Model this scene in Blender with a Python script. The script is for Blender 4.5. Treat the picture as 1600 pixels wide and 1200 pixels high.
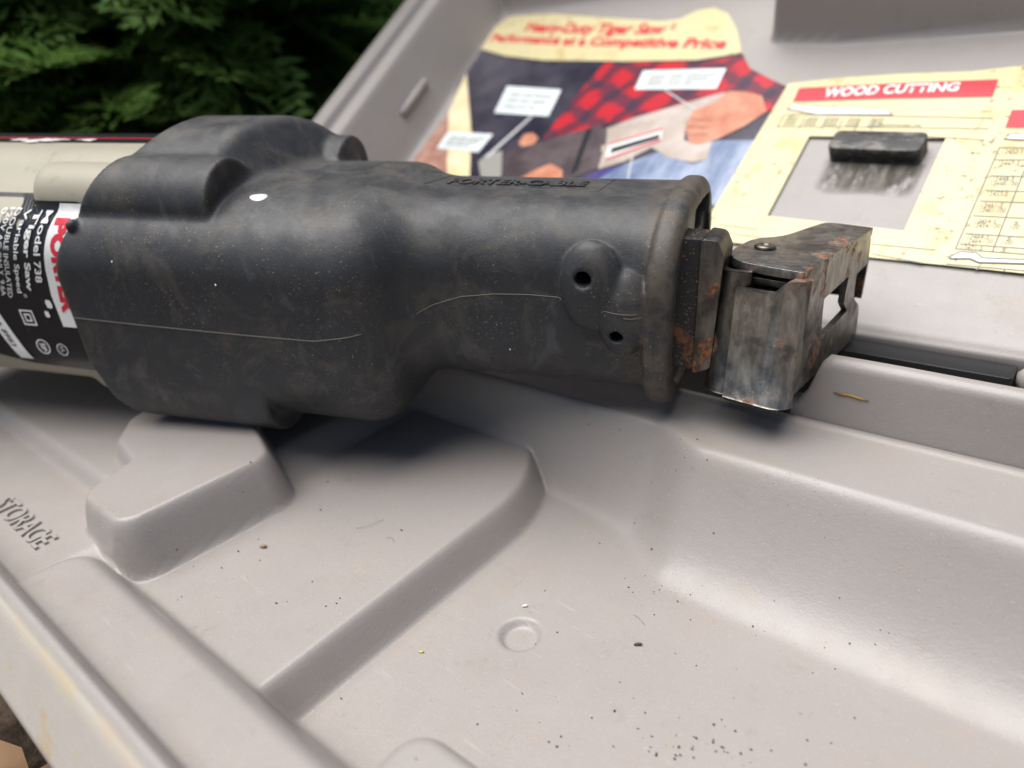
import bpy, bmesh, math, random
import numpy as np
from mathutils import Vector, Matrix
import openvdb as vdb
for o in list(bpy.data.objects): bpy.data.objects.remove(o)
random.seed(7); rng = np.random.default_rng(7)
S = 0.0085                                   # one modelling unit is 8.5 mm
sc = bpy.context.scene
col = sc.collection

# ---------------- camera (case axes: X along the hinge, Y away from the front rim, Z up) ----------------
CR, CU, CB = (0.7611, 0.6406, -0.1013), (-0.2093, 0.3900, 0.8967), (0.6143, -0.6613, 0.4306)
HC = 15.0
cd = bpy.data.cameras.new('camera'); cam = bpy.data.objects.new('camera', cd); col.objects.link(cam)
cam.matrix_world = Matrix(((CR[0], CU[0], CB[0], 0), (CR[1], CU[1], CB[1], 0), (CR[2], CU[2], CB[2], HC*S), (0, 0, 0, 1)))
cd.sensor_width = 36; cd.lens = 1130/1600*36
cd.clip_start = 0.005; cd.clip_end = 400
cd.dof.use_dof = True; cd.dof.focus_distance = 20.5*S; cd.dof.aperture_fstop = 9.5
sc.camera = cam

# ---------------- daylight: open shade under a bright sky ----------------
SUN_EL, SUN_ROT = math.radians(76), math.radians(-145)
world = bpy.data.worlds.new('World'); sc.world = world; world.use_nodes = True
wn = world.node_tree.nodes; wl = world.node_tree.links
sky = wn.new('ShaderNodeTexSky'); sky.sky_type = 'NISHITA'; sky.sun_disc = False
sky.sun_elevation = SUN_EL; sky.sun_rotation = SUN_ROT
sky.air_density = 1.0; sky.dust_density = 1.5; sky.ozone_density = 0.4
wn['Background'].inputs['Strength'].default_value = 0.05
wl.new(sky.outputs[0], wn['Background'].inputs['Color'])
sl = bpy.data.lights.new('sun', 'SUN'); sl.energy = 3.6; sl.angle = math.radians(62); sl.color = (1.0, 0.975, 0.95)
so = bpy.data.objects.new('sun', sl); col.objects.link(so)
sd = Vector((math.sin(SUN_ROT)*math.cos(SUN_EL), math.cos(SUN_ROT)*math.cos(SUN_EL), math.sin(SUN_EL)))
so.rotation_euler = sd.to_track_quat('Z', 'Y').to_euler()
sc.view_settings.view_transform = 'Standard'; sc.view_settings.look = 'None'
sc.view_settings.gamma = 1; sc.view_settings.exposure = 0.75
sc.cycles.max_bounces = 6; sc.cycles.diffuse_bounces = 3; sc.cycles.glossy_bounces = 2; sc.cycles.transmission_bounces = 3; sc.cycles.transparent_max_bounces = 6

# ---------------- helpers ----------------
BASE = {}
def tag(o, label=None, cat=None, group=None, kind=None):
    if label: o['label'] = label
    if cat: o['category'] = cat
    if group: o['group'] = group
    if kind: o['kind'] = kind
    return o
def thing(name, label, cat, base=(0, 0, 0), group=None):
    o = bpy.data.objects.new(name, None); col.objects.link(o)
    o.empty_display_size = 0.01
    o.location = Vector(base)*S; BASE[o.name] = np.array(base, float)
    return tag(o, label, cat, group)
def obj(name, V, F, mat, parent=None, smooth=True):
    """one mesh object; V in modelling units in the case's axes"""
    V = np.asarray(V, float).reshape(-1, 3)
    b = BASE[parent.name] if parent is not None else np.zeros(3)
    me = bpy.data.meshes.new(name)
    me.from_pydata(((V-b)*S).tolist(), [], [tuple(int(i) for i in f) for f in F])
    if mat is not None: me.materials.append(mat)
    me.polygons.foreach_set('use_smooth', np.full(len(me.polygons), smooth))
    me.update()
    o = bpy.data.objects.new(name, me); col.objects.link(o)
    if parent is not None: o.parent = parent
    BASE[o.name] = b
    return o
def sharp(o, deg=35):
    """hard edges where faces meet at more than deg"""
    bm = bmesh.new(); bm.from_mesh(o.data)
    for e in bm.edges:
        if len(e.link_faces) == 2 and e.calc_face_angle(0) > math.radians(deg): e.smooth = False
    bm.to_mesh(o.data); bm.free(); return o
def gridmesh(P):
    """faces of an (n, m) grid of points"""
    n, m = P.shape[:2]
    i = np.arange(n*m).reshape(n, m)
    F = np.stack([i[:-1, :-1], i[1:, :-1], i[1:, 1:], i[:-1, 1:]], -1).reshape(-1, 4)
    return P.reshape(-1, 3), F
def prism(poly, fr, t0, t1, bev=0.0, seg=3):
    """flat outline (a, b) in frame fr(a, b, c) thickened from c = t0 to t1, edges bevelled"""
    bm = bmesh.new()
    vs = [bm.verts.new((a, b, t0)) for a, b in poly]
    f = bm.faces.new(vs)
    r = bmesh.ops.extrude_face_region(bm, geom=[f])
    for e in r['geom']:
        if isinstance(e, bmesh.types.BMVert): e.co.z = t1
    bmesh.ops.recalc_face_normals(bm, faces=bm.faces)
    if bev: bmesh.ops.bevel(bm, geom=list(bm.edges), offset=bev, segments=seg, affect='EDGES', profile=0.5, clamp_overlap=True)
    bmesh.ops.triangulate(bm, faces=[f for f in bm.faces if len(f.verts) > 4])
    bm.verts.index_update()
    V = np.array([fr(*v.co) for v in bm.verts]); F = [[v.index for v in f.verts] for f in bm.faces]
    bm.free(); return V, F
def rounded(poly, r, seg=5):
    """outline with its corners rounded"""
    out = []; n = len(poly)
    rr = r if isinstance(r, (list, tuple)) else [r]*n
    for i in range(n):
        p0, p, p1 = (np.array(poly[(i+k) % n], float) for k in (-1, 0, 1))
        a, b = p0-p, p1-p; la, lb = np.linalg.norm(a), np.linalg.norm(b)
        q = min(rr[i], la*.45, lb*.45)
        if q < 1e-4: out.append(tuple(p)); continue
        A, B = p+a/la*q, p+b/lb*q
        for k in range(seg+1):
            t = k/seg; out.append(tuple((1-t)**2*A+2*t*(1-t)*p+t*t*B))
    return out
def tube(path, r, n=6):
    path = np.asarray(path, float); V = []; F = []
    rad = np.full(len(path), r) if np.isscalar(r) else np.asarray(r)
    for i, p in enumerate(path):
        d = path[min(i+1, len(path)-1)]-path[max(i-1, 0)]; d /= np.linalg.norm(d)+1e-9
        a = np.cross(d, (0.31, 0.2, 0.93)); a /= np.linalg.norm(a); b = np.cross(d, a)
        for k in range(n):
            t = 2*math.pi*k/n; V.append(p+rad[i]*(a*math.cos(t)+b*math.sin(t)))
    for i in range(len(path)-1):
        for k in range(n):
            F.append((i*n+k, i*n+(k+1) % n, (i+1)*n+(k+1) % n, (i+1)*n+k))
    F.append(tuple(range(n))[::-1]); F.append(tuple(range((len(path)-1)*n, len(path)*n)))
    return np.array(V), F
def lathe(prof, fr, n=24):
    """profile (radius, height) turned about the c axis of frame fr"""
    V = [fr(r*math.cos(2*math.pi*k/n), r*math.sin(2*math.pi*k/n), h) for r, h in prof for k in range(n)]
    F = [(i*n+k, i*n+(k+1) % n, (i+1)*n+(k+1) % n, (i+1)*n+k) for i in range(len(prof)-1) for k in range(n)]
    F += [tuple(range(n))[::-1], tuple(range((len(prof)-1)*n, len(prof)*n))]
    return np.array(V), F
def text_mesh(s, bold=0.0, shear=0.0, extrude=0.0, maxlen=None, space=1.0):
    """flat letters scaled so that their box is 1 high; returns (V, F, width)"""
    cu = bpy.data.curves.new('t', 'FONT'); cu.body = s; cu.size = 1; cu.offset = bold; cu.shear = shear
    cu.extrude = extrude; cu.space_character = space; cu.resolution_u = 3
    ob = bpy.data.objects.new('t', cu); col.objects.link(ob)
    dg = bpy.context.evaluated_depsgraph_get(); me = bpy.data.meshes.new_from_object(ob.evaluated_get(dg))
    if maxlen:
        bm = bmesh.new(); bm.from_mesh(me)
        bmesh.ops.triangulate(bm, faces=bm.faces)
        for _ in range(3):
            es = [e for e in bm.edges if e.calc_length() > maxlen]
            if not es: break
            bmesh.ops.subdivide_edges(bm, edges=es, cuts=1); bmesh.ops.triangulate(bm, faces=[f for f in bm.faces if len(f.verts) > 3])
        bm.to_mesh(me); bm.free()
    V = np.array([v.co[:] for v in me.vertices]); F = [list(p.vertices) for p in me.polygons]
    bpy.data.objects.remove(ob); bpy.data.meshes.remove(me); bpy.data.curves.remove(cu)
    lo, hi = V.min(0), V.max(0)
    h = hi[1]-lo[1]; V[:, 0] = (V[:, 0]-lo[0])/h; V[:, 1] = (V[:, 1]-lo[1])/h
    return V, F, (hi[0]-lo[0])/h
def sst(t): t = np.clip(t, 0, 1); return t*t*(3-2*t)
def smax(a, b, k): h = np.clip(.5+.5*(a-b)/k, 0, 1); return b+(a-b)*h+k*h*(1-h)
def smin(a, b, k): return -smax(-a, -b, k)
def sdrect(x, y, x0, x1, y0, y1, r):
    qx = np.abs(x-(x0+x1)/2)-(x1-x0)/2+r; qy = np.abs(y-(y0+y1)/2)-(y1-y0)/2+r
    return np.minimum(np.maximum(qx, qy), 0)+np.hypot(np.maximum(qx, 0), np.maximum(qy, 0))-r
def sdpoly(x, y, poly, r=0.0):
    d = np.full(x.shape, 1e9); s = np.ones(x.shape); n = len(poly)
    for i in range(n):
        ax, ay = poly[i]; bx, by = poly[i-1]; ex, ey = bx-ax, by-ay; wx, wy = x-ax, y-ay
        t = np.clip((wx*ex+wy*ey)/(ex*ex+ey*ey), 0, 1)
        d = np.minimum(d, (wx-ex*t)**2+(wy-ey*t)**2)
        c1, c2, c3 = y >= ay, y < by, ex*wy > ey*wx
        s = np.where((c1 & c2 & c3) | (~c1 & ~c2 & ~c3), -s, s)
    return s*np.sqrt(d)-r
def snoise(x, y, seed, f=1.0):
    """cheap smooth 2-D wobble"""
    r = np.random.default_rng(seed); o = np.zeros(np.shape(x))
    for i in range(7):
        a = r.uniform(0, 6.28); q = f*r.uniform(.5, 2.2); o = o+np.sin((x*np.cos(a)+y*np.sin(a))*q+r.uniform(0, 6.28))/7
    return o

# ---------------- materials ----------------
class N:
    """small node-graph helper; coordinates come in modelling units"""
    def __init__(s, name):
        s.m = bpy.data.materials.new(name); s.m.use_nodes = True
        s.t = s.m.node_tree; s.b = s.t.nodes['Principled BSDF']
        tc = s.t.nodes.new('ShaderNodeTexCoord'); mp = s.t.nodes.new('ShaderNodeMapping')
        mp.inputs['Scale'].default_value = (1/S, 1/S, 1/S); s.t.links.new(tc.outputs['Object'], mp.inputs[0]); s.co = mp.outputs[0]
    def put(s, sock, v):
        if isinstance(v, bpy.types.NodeSocket): s.t.links.new(v, sock)
        elif isinstance(v, (tuple, list)) and len(v) == 3 and sock.type == 'RGBA': sock.default_value = (*v, 1)
        else: sock.default_value = v
    def noise(s, scale, detail=4, rough=.55, lo=None, hi=None, co=None, dist=0):
        n = s.t.nodes.new('ShaderNodeTexNoise'); s.t.links.new(co or s.co, n.inputs['Vector'])
        n.inputs['Scale'].default_value = scale; n.inputs['Detail'].default_value = min(detail, 4); n.inputs['Roughness'].default_value = rough
        n.inputs['Distortion'].default_value = dist
        return n.outputs['Fac'] if lo is None else s.ramp(n.outputs['Fac'], lo, hi)
    def voro(s, scale, lo, hi, co=None, rnd=1.0):
        n = s.t.nodes.new('ShaderNodeTexVoronoi'); s.t.links.new(co or s.co, n.inputs['Vector'])
        n.inputs['Scale'].default_value = scale; n.inputs['Randomness'].default_value = rnd
        return s.ramp(n.outputs['Distance'], lo, hi)
    def vcol(s, scale, lo, hi):
        """random value per cell"""
        n = s.t.nodes.new('ShaderNodeTexVoronoi'); s.t.links.new(s.co, n.inputs['Vector']); n.inputs['Scale'].default_value = scale
        q = s.t.nodes.new('ShaderNodeSeparateColor'); s.t.links.new(n.outputs['Color'], q.inputs[0])
        return s.ramp(q.outputs[0], lo, hi)
    def ramp(s, v, lo, hi):
        n = s.t.nodes.new('ShaderNodeMapRange'); s.put(n.inputs['Value'], v)
        n.inputs['From Min'].default_value = lo; n.inputs['From Max'].default_value = hi; n.interpolation_type = 'SMOOTHSTEP'
        if lo > hi:
            n.inputs['From Min'].default_value = hi; n.inputs['From Max'].default_value = lo
            n.inputs['To Min'].default_value = 1; n.inputs['To Max'].default_value = 0
        return n.outputs[0]
    def math(s, op, a, b=0.0):
        n = s.t.nodes.new('ShaderNodeMath'); n.operation = op; s.put(n.inputs[0], a); s.put(n.inputs[1], b); return n.outputs[0]
    def mix(s, f, a, b):
        n = s.t.nodes.new('ShaderNodeMix'); n.data_type = 'RGBA'; s.put(n.inputs[0], f); s.put(n.inputs[6], a); s.put(n.inputs[7], b); return n.outputs[2]
    def xyz(s, co=None):
        n = s.t.nodes.new('ShaderNodeSeparateXYZ'); s.t.links.new(co or s.co, n.inputs[0]); return n.outputs
    def upness(s):
        g = s.t.nodes.new('ShaderNodeNewGeometry'); return s.xyz(g.outputs['Normal'])[2]
    def stretch(s, v):
        n = s.t.nodes.new('ShaderNodeMapping'); n.inputs['Scale'].default_value = v; s.t.links.new(s.co, n.inputs[0]); return n.outputs[0]
    def bump(s, *hs):
        """hs: (height socket, strength, distance)"""
        prev = None
        for h, st, di in hs:
            n = s.t.nodes.new('ShaderNodeBump'); s.put(n.inputs['Height'], h); n.inputs['Strength'].default_value = st; n.inputs['Distance'].default_value = di*S
            if prev is not None: s.t.links.new(prev, n.inputs['Normal'])
            prev = n.outputs[0]
        s.t.links.new(prev, s.b.inputs['Normal'])
    def out(s, col, rough=.5, metal=0.0, spec=.5, **kw):
        s.put(s.b.inputs['Base Color'], col); s.put(s.b.inputs['Roughness'], rough); s.put(s.b.inputs['Metallic'], metal)
        s.put(s.b.inputs['Specular IOR Level'], spec)
        for k, v in kw.items(): s.put(s.b.inputs[k], v)
        return s.m
def flat(name, c, rough=.5, var=.12, spec=.5, sc_=3.0):
    n = N(name); d = tuple(x*(1-var) for x in c); l = tuple(min(1, x*(1+var*.6)) for x in c)
    return n.out(n.mix(n.noise(sc_, 3), d, l), rough, 0, spec)
M = {}
def plastic(name, base, stain=False):
    n = N(name)
    c = n.mix(n.noise(.22, 4), tuple(x*.92 for x in base), tuple(x*1.05 for x in base))
    tan = n.math('MULTIPLY', n.noise(.5, 6, .65, .50, .70), n.noise(9, 4, .7, .46, .60))
    c = n.mix(n.math('MULTIPLY', tan, .42), c, (.34, .26, .17))
    grime = n.math('MULTIPLY', n.noise(.8, 5, .65, .54, .72), n.noise(3.5, 5, .7, .42, .64))
    c = n.mix(n.math('MULTIPLY', grime, .30), c, (.20, .175, .15))
    # fine dust and grit
    fine = n.noise(21, 2, .6, .64, .70); c = n.mix(n.math('MULTIPLY', fine, .22), c, (.62, .57, .50))
    fd = n.math('MULTIPLY', n.noise(17, 2, .6, .67, .72), n.noise(.6, 3, .5, .38, .62)); c = n.mix(n.math('MULTIPLY', fd, .55), c, (.15, .12, .09))
    s2 = n.math('MULTIPLY', n.math('MULTIPLY', n.voro(6.3, .11, .05), n.vcol(6.3, .88, .9)), n.noise(.35, 3, .5, .44, .6))
    c = n.mix(n.math('MULTIPLY', s2, .8), c, (.09, .07, .055))
    scu = n.math('MULTIPLY', n.noise(2.6, 4, .7, .63, .70, n.stretch((.16, 1.6, 1))), n.noise(.3, 2, .5, .45, .62))
    c = n.mix(n.math('MULTIPLY', scu, .14), c, (.58, .55, .52))
    scd = n.math('MULTIPLY', n.noise(3.1, 4, .7, .65, .70, n.stretch((1.3, .2, 1))), n.noise(.26, 2, .5, .48, .64))
    c = n.mix(n.math('MULTIPLY', scd, .18), c, (.22, .19, .165))
    if stain:
        y = n.xyz()[1]; wob = n.math('ADD', y, n.math('MULTIPLY', n.noise(.5, 3), .16))
        c = n.mix(n.ramp(wob, -10.14, -10.24), c, (.48, .44, .39))
        line = n.math('MULTIPLY', n.ramp(wob, -10.42, -10.26), n.ramp(wob, -10.06, -10.2))
        c = n.mix(n.math('MULTIPLY', line, n.noise(.5, 4, .6, .30, .70)), c, (.50, .42, .29))
        c = n.mix(n.math('MULTIPLY', n.ramp(wob, -10.5, -10.8), n.noise(.7, 5, .65, .56, .70)), c, (.50, .38, .22))
    n.bump((n.noise(3.6, 3, .55), .14, .05), (n.noise(15, 2, .6), .19, .03))
    return n.out(c, n.ramp(n.noise(1.1, 4), .2, .9), 0, .45)
def set_rough(m, lo, hi):
    for nd in m.node_tree.nodes:
        if nd.type == 'MAP_RANGE' and nd.outputs[0].is_linked and any(l.to_socket.name == 'Roughness' for l in nd.outputs[0].links):
            nd.inputs['To Min'].default_value = lo; nd.inputs['To Max'].default_value = hi
    return m
GREY = (.298, .270, .251)
M['tray'] = set_rough(plastic('grey_case_plastic', GREY, True), .30, .46)
M['lid'] = set_rough(plastic('grey_lid_plastic', (.320, .294, .276)), .4, .55)
M['black'] = flat('black_plastic', (.012, .012, .013), .45)
def rubber():
    n = N('dusty_black_rubber')
    vm = n.t.nodes.new('ShaderNodeVectorMath'); vm.operation = 'DOT_PRODUCT'; n.t.links.new(n.co, vm.inputs[0]); vm.inputs[1].default_value = (.90944, .41007, -.06897)
    along = vm.outputs['Value']
    up = n.ramp(n.upness(), -.2, .95)
    c = n.mix(n.noise(.5, 5, .6), (.015, .016, .0185), (.032, .0335, .037))
    smear = n.noise(.62, 7, .72, .46, .70, None, .8)
    c = n.mix(n.math('MULTIPLY', smear, .60), c, (.078, .066, .050))
    film = n.math('MULTIPLY', up, n.noise(1.1, 6, .65, .32, .7))
    c = n.mix(n.math('MULTIPLY', film, .30), c, (.125, .120, .115))
    rub = n.noise(1.3, 5, .6, .58, .68, n.stretch((.5, 1.6, .5)), .4)
    c = n.mix(n.math('MULTIPLY', rub, .35), c, (.080, .084, .092))
    fl = n.math('MULTIPLY', n.ramp(along, -1.1, -.1), n.noise(1.6, 6, .7, .30, .66))
    c = n.mix(n.math('MULTIPLY', fl, .62), c, (.115, .088, .060))
    patch = n.math('ADD', n.noise(.42, 4, .6, .42, .62), .12)
    sp = n.math('MULTIPLY', n.noise(15, 3, .7, .63, .70), patch)
    c = n.mix(n.math('MULTIPLY', sp, .75), c, (.34, .28, .20))
    s2 = n.math('MULTIPLY', n.math('MULTIPLY', n.voro(11, .10, .05), n.vcol(11, .84, .88)), 1.0)
    c = n.mix(n.math('MULTIPLY', s2, .55), c, (.45, .40, .31))
    scr = n.noise(2.2, 4, .6, .66, .70, n.stretch((.35, 3.0, 1.2)))
    c = n.mix(n.math('MULTIPLY', scr, .4), c, (.006, .006, .007))
    n.bump((n.noise(7, 4, .65), .16, .04), (n.noise(24, 2, .6), .22, .025), (sp, .25, .02))
    r = n.ramp(n.noise(.9, 5), .25, .8)
    m = n.out(c, r, 0, .45); return set_rough(m, .46, .64)
M['rubber'] = rubber()
def cream():
    n = N('cream_housing_plastic')
    c = n.mix(n.noise(.6, 4), (.30, .275, .205), (.37, .34, .265))
    c = n.mix(n.math('MULTIPLY', n.noise(1.5, 6, .7, .55, .75), .5), c, (.20, .16, .09))
    c = n.mix(n.math('MULTIPLY', n.math('MULTIPLY', n.voro(9, .15, .07), n.vcol(9, .8, .85)), .7), c, (.12, .08, .05))
    n.bump((n.noise(14, 2), .1, .02)); return n.out(c, .48, 0, .4)
M['cream'] = cream()
def steel(name, rustiness, dark=1.0):
    n = N(name)
    brushed = n.noise(4, 4, .6, .28, .74, n.stretch((1.2, 1.2, .32)))
    c = n.mix(brushed, (.19*dark, .176*dark, .158*dark), (.37*dark, .342*dark, .30*dark))
    c = n.mix(n.math('MULTIPLY', n.noise(.9, 4, .6, .48, .66), .8), c, (.085*dark, .08*dark, .076*dark))
    rust = n.math('MULTIPLY', n.noise(.75, 3, .5, .62-.08*rustiness, .70-.08*rustiness), n.noise(4.5, 6, .7, .40, .58))
    c = n.mix(n.math('MULTIPLY', rust, .95), c, n.mix(n.noise(6, 4, .6, .4, .62), (.085, .030, .012), (.36, .12, .025)))
    g = n.noise(9, 4, .7, .60, .70)
    c = n.mix(n.math('MULTIPLY', g, .5), c, (.03, .026, .022))
    met = n.math('SUBTRACT', .95, n.math('MULTIPLY', rust, .9))
    n.bump((n.noise(11, 4, .65), .10, .02), (brushed, .06, .02), (rust, .3, .04))
    r = n.math('ADD', n.math('MULTIPLY', rust, .40), n.ramp(n.noise(2, 4), -.7, 2.0))
    return n.out(c, r, met, .5)
M['steel'] = steel('worn_rusty_steel', .25); M['steel2'] = steel('dark_rusty_steel', .8, .5)
def gritty():
    n = N('gritty_black_metal'); c = n.mix(n.noise(1.5, 5, .6), (.010, .009, .009), (.022, .019, .017))
    c = n.mix(n.math('MULTIPLY', n.noise(12, 3, .7, .60, .66), .55), c, (.30, .23, .15))
    c = n.mix(n.math('MULTIPLY', n.noise(.9, 6, .7, .56, .66), .8), c, (.20, .07, .02))
    n.bump((n.noise(12, 3, .7), .3, .03)); return n.out(c, .55, 0, .4)
M['bar'] = gritty()
for k, c in dict(white=(.80, .79, .76), navy=(.012, .013, .018), red=(.62, .03, .045), grey=(.30, .29, .26), sil=(.55, .55, .54)).items():
    M[k] = flat('print_'+k, c, .32, .06)

# ---------------- ground ----------------
def ground():
    xs = np.concatenate([-np.geomspace(30000, 130, 30), np.linspace(-120, 60, 91), np.geomspace(70, 30000, 30)])
    ys = np.concatenate([-np.geomspace(30000, 60, 30), np.linspace(-50, 150, 101), np.geomspace(160, 30000, 30)])
    X, Y = np.meshgrid(xs, ys, indexing='ij')
    Z = -3.2+.5*snoise(X, Y, 3, .35)+.25*snoise(X, Y, 5, 1.4)
    V, F = gridmesh(np.stack([X, Y, Z], -1))
    n = N('dark_soil')
    c = n.mix(n.noise(.5, 6, .7, .35, .7), (.018, .011, .007), (.085, .058, .038))
    n.bump((n.noise(1.1, 6, .7), .8, .5))
    o = obj('ground', V, F, n.out(c, .9, 0, .2)); tag(o, kind='structure')
    # dead leaves lying on it
    LV = []; LF = []
    for i in range(520):
        x = rng.uniform(-70, 10); y = rng.uniform(-26, 4) if i < 400 else rng.uniform(30, 90)
        a = rng.uniform(0, 6.28); l = rng.uniform(1.2, 3.2); w = l*rng.uniform(.25, .5); tz = rng.uniform(-.4, .4, 2)
        z = -2.6+rng.uniform(0, .5); k = len(LV)
        for (p, q) in ((-1, 0), (-.4, .8), (.4, .7), (1, 0), (.4, -.7), (-.4, -.8)):
            dx, dy = p*l*.5, q*w*.5
            LV.append((x+dx*math.cos(a)-dy*math.sin(a), y+dx*math.sin(a)+dy*math.cos(a), z+dx*tz[0]+dy*tz[1]+abs(q)*.15))
        LF += [(k, k+1, k+5), (k+1, k+2, k+4, k+5), (k+2, k+3, k+4)]
    n = N('dead_leaf'); c = n.mix(n.noise(.35, 3, .6, .35, .65), (.05, .028, .014), (.20, .12, .065))
    tag(obj('leaf_litter', LV, LF, n.out(c, .8, 0, .2)), 'brown dead leaves lying on the dark soil', 'leaf litter', kind='stuff')
ground()

# ---------------- the tool case: base tray ----------------
case = thing('tool_case', 'open grey moulded plastic tool case with a printed label in its lid', 'tool case', (-19, 12, -1.4))
BLOCK = [(-23.6, 5.8), (-21.75, 5.75), (-21.45, 9.5), (-24.2, 10.6), (-28.3, 10.6), (-27.6, 8.9), (-26.6, 8.1), (-24.6, 7.75), (-24.2, 7.3)]
def tray_h(x, y):
    xs = -8.75-.10*np.maximum(y-14.5, 0)**1.7
    z = -.03*sst((x-xs)/.45)+.05*snoise(x, y, 11, .5)
    yf = 17.85-.75*sst((x+10.6)/2.2); top = 3.4
    lf = sst((-8.0-x)/6.5); z = smax(z, smin(top, top+(y-yf)*(2.3+1.5*lf), .55), 3.0-1.3*lf)                       # back wall and rim
    d = sdrect(x, y, -60, -14.05, -3, 18.7, 5.0)
    z = smax(z, smin(1.25, 1.25-2.6*d, .34), .14+.2*sst((y-17)/2))                             # raised platform
    z = z+.7*sst((-21.6-x)/1.6)                                             # storage bay floor
    d = smax(x+25.4, 6.3-y, .8)
    z = smax(z, smin(2.5, 2.5-1.7*d, .4), .3)
    d = smax(y-4.3, -22.6-x, .9)
    z = smax(z, smin(2.4, 2.4-2.6*d, .95), .35)                             # front shelf
    d = sdrect(x, y, -9.25, -6.6, -3, 5.95, .7)
    z = smax(z, smin(2.45, 2.45-2.8*d, .6), .3)
    d = sdpoly(x, y, BLOCK, .75)
    z = smax(z, smin(1.45, 1.45-5*(d-.22), .12), .1)                        # foot of the block
    z = smax(z, smin(3.22, 3.22-4.6*d, .8), .18)                            # saw rest block
    z = smax(z, smin(3.4, 3.4-4.0*(y-2.12), .6), .25)                       # front rim
    z = z+.07*sst((y-19.95)/.12)-.07*sst((y-20.15)/.1)                      # parting groove along the hinge
    r = np.hypot(x+10.8, y-10.8); z = z-.22*sst((.62-r)/.16)
    z = smax(z, smin(3.4, 3.4-2.5*(6.6-x), .5), 1.5)
    z = smin(z, 3.4+(y-1.75)*2.2, .55)
    return z
def tray():
    xs = np.linspace(-47, 8, 688); ys = np.concatenate([np.linspace(.78, 2.8, 40), np.linspace(2.88, 20.4, 220)])
    X, Y = np.meshgrid(xs, ys, indexing='ij'); P = np.stack([X, Y, tray_h(X, Y)], -1)
    lo = np.array([0, 0, 0.])
    def skirt(row, dx, dy):
        a = row.copy(); b = row.copy(); a[..., 2] -= .25; a[..., 0] += dx*.02; a[..., 1] += dy*.02
        b[..., 2] = -1.4; b[..., 0] -= dx*.8; b[..., 1] -= dy*.8; return a, b
    a, b = skirt(P[:, 0], 0, -1); P = np.concatenate([b[:, None], a[:, None], P], 1)
    a, b = skirt(P[:, -1], 0, 1); P = np.concatenate([P, a[:, None], b[:, None]], 1)
    a, b = skirt(P[0], -1, 0); P = np.concatenate([b[None], a[None], P], 0)
    a, b = skirt(P[-1], 1, 0); P = np.concatenate([P, a[None], b[None]], 0)
    V, F = gridmesh(P)
    t = obj('base_tray', V, F, M['tray'], case)
    # the word moulded into the storage bay
    tv, tf, w = text_mesh('STORAGE', .012, 0, .12)
    k = .72
    tv[:, 0] = -24.5+(tv[:, 0]*1.02-w)*k; tv[:, 1] = 3.4+tv[:, 1]*k
    tv[:, 2] = tray_h(tv[:, 0], tv[:, 1])+np.where(tv[:, 2] > 0, .09, -.1)
    obj('moulded_lettering', tv, tf, M['tray'], t, False)
    return t
TRAY = tray()
def extrude_x(prof, x0, x1, nx=2):
    P = np.array([[(x, y, z) for y, z in prof] for x in np.linspace(x0, x1, nx)])
    return gridmesh(P)
def ridge():
    pr = [(20.42, .6), (20.45, 3.35), (20.5, 4.7)]
    for i in range(11):
        t = math.pi*(1-i/10); pr.append((20.86+.34*math.cos(t), 5.1+.34*math.sin(t)))
    pr += [(21.28, 4.6), (21.5, .6)]
    V, F = extrude_x(pr, -7.2, 8, 80)
    V[:, 2] = V[:, 2]+.03*snoise(V[:, 0], V[:, 1], 4, .6)-1.5*sst((-6.25-V[:, 0])/.75)*(V[:, 2] > 3.5)
    n = len(pr); F = [list(f) for f in F]+[list(range(n))[::-1], list(range(79*n, 80*n))]
    sharp(obj('hinge_ridge', V, F, M['tray'], case), 60)
    V, F = extrude_x(rounded([(21.5, -1.3), (21.5, 1.0), (25.3, 1.0), (25.3, -1.3)], .1), -47, 8)
    obj('hinge_web', V, F, M['tray'], case)
    V, F = prism(rounded([(-18, 24.2), (-1.95, 24.2), (-1.95, 25.3), (-18, 25.3)], .15), lambda a, b, c: (a, b, c), 1.0, 4.18, .06)
    obj('handle', V, F, M['black'], case)
    pr = [(1.5, 1.0)]
    V, F = lathe([(.2, -2.9), (.42, -2.7), (.5, -2.3), (.5, 0), (.5, 3), (.45, 3.2)], lambda a, b, c: (1.0+c, 24.85+a*.9, 3.95+b), 20)
    obj('handle_lug', V, F, M['lid'], case)
ridge()
V, F = prism([(-5.95, 4.42), (-5.6, 4.47), (-5.2, 4.44), (-4.95, 4.38), (-5.2, 4.36), (-5.5, 4.40), (-5.75, 4.37)], lambda a, b, c: (a, 20.475+c, b), -.02, .02)
obj('rust_mark', V, F, flat('rust_mark', (.34, .20, .05), .7, .3), case)

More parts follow.
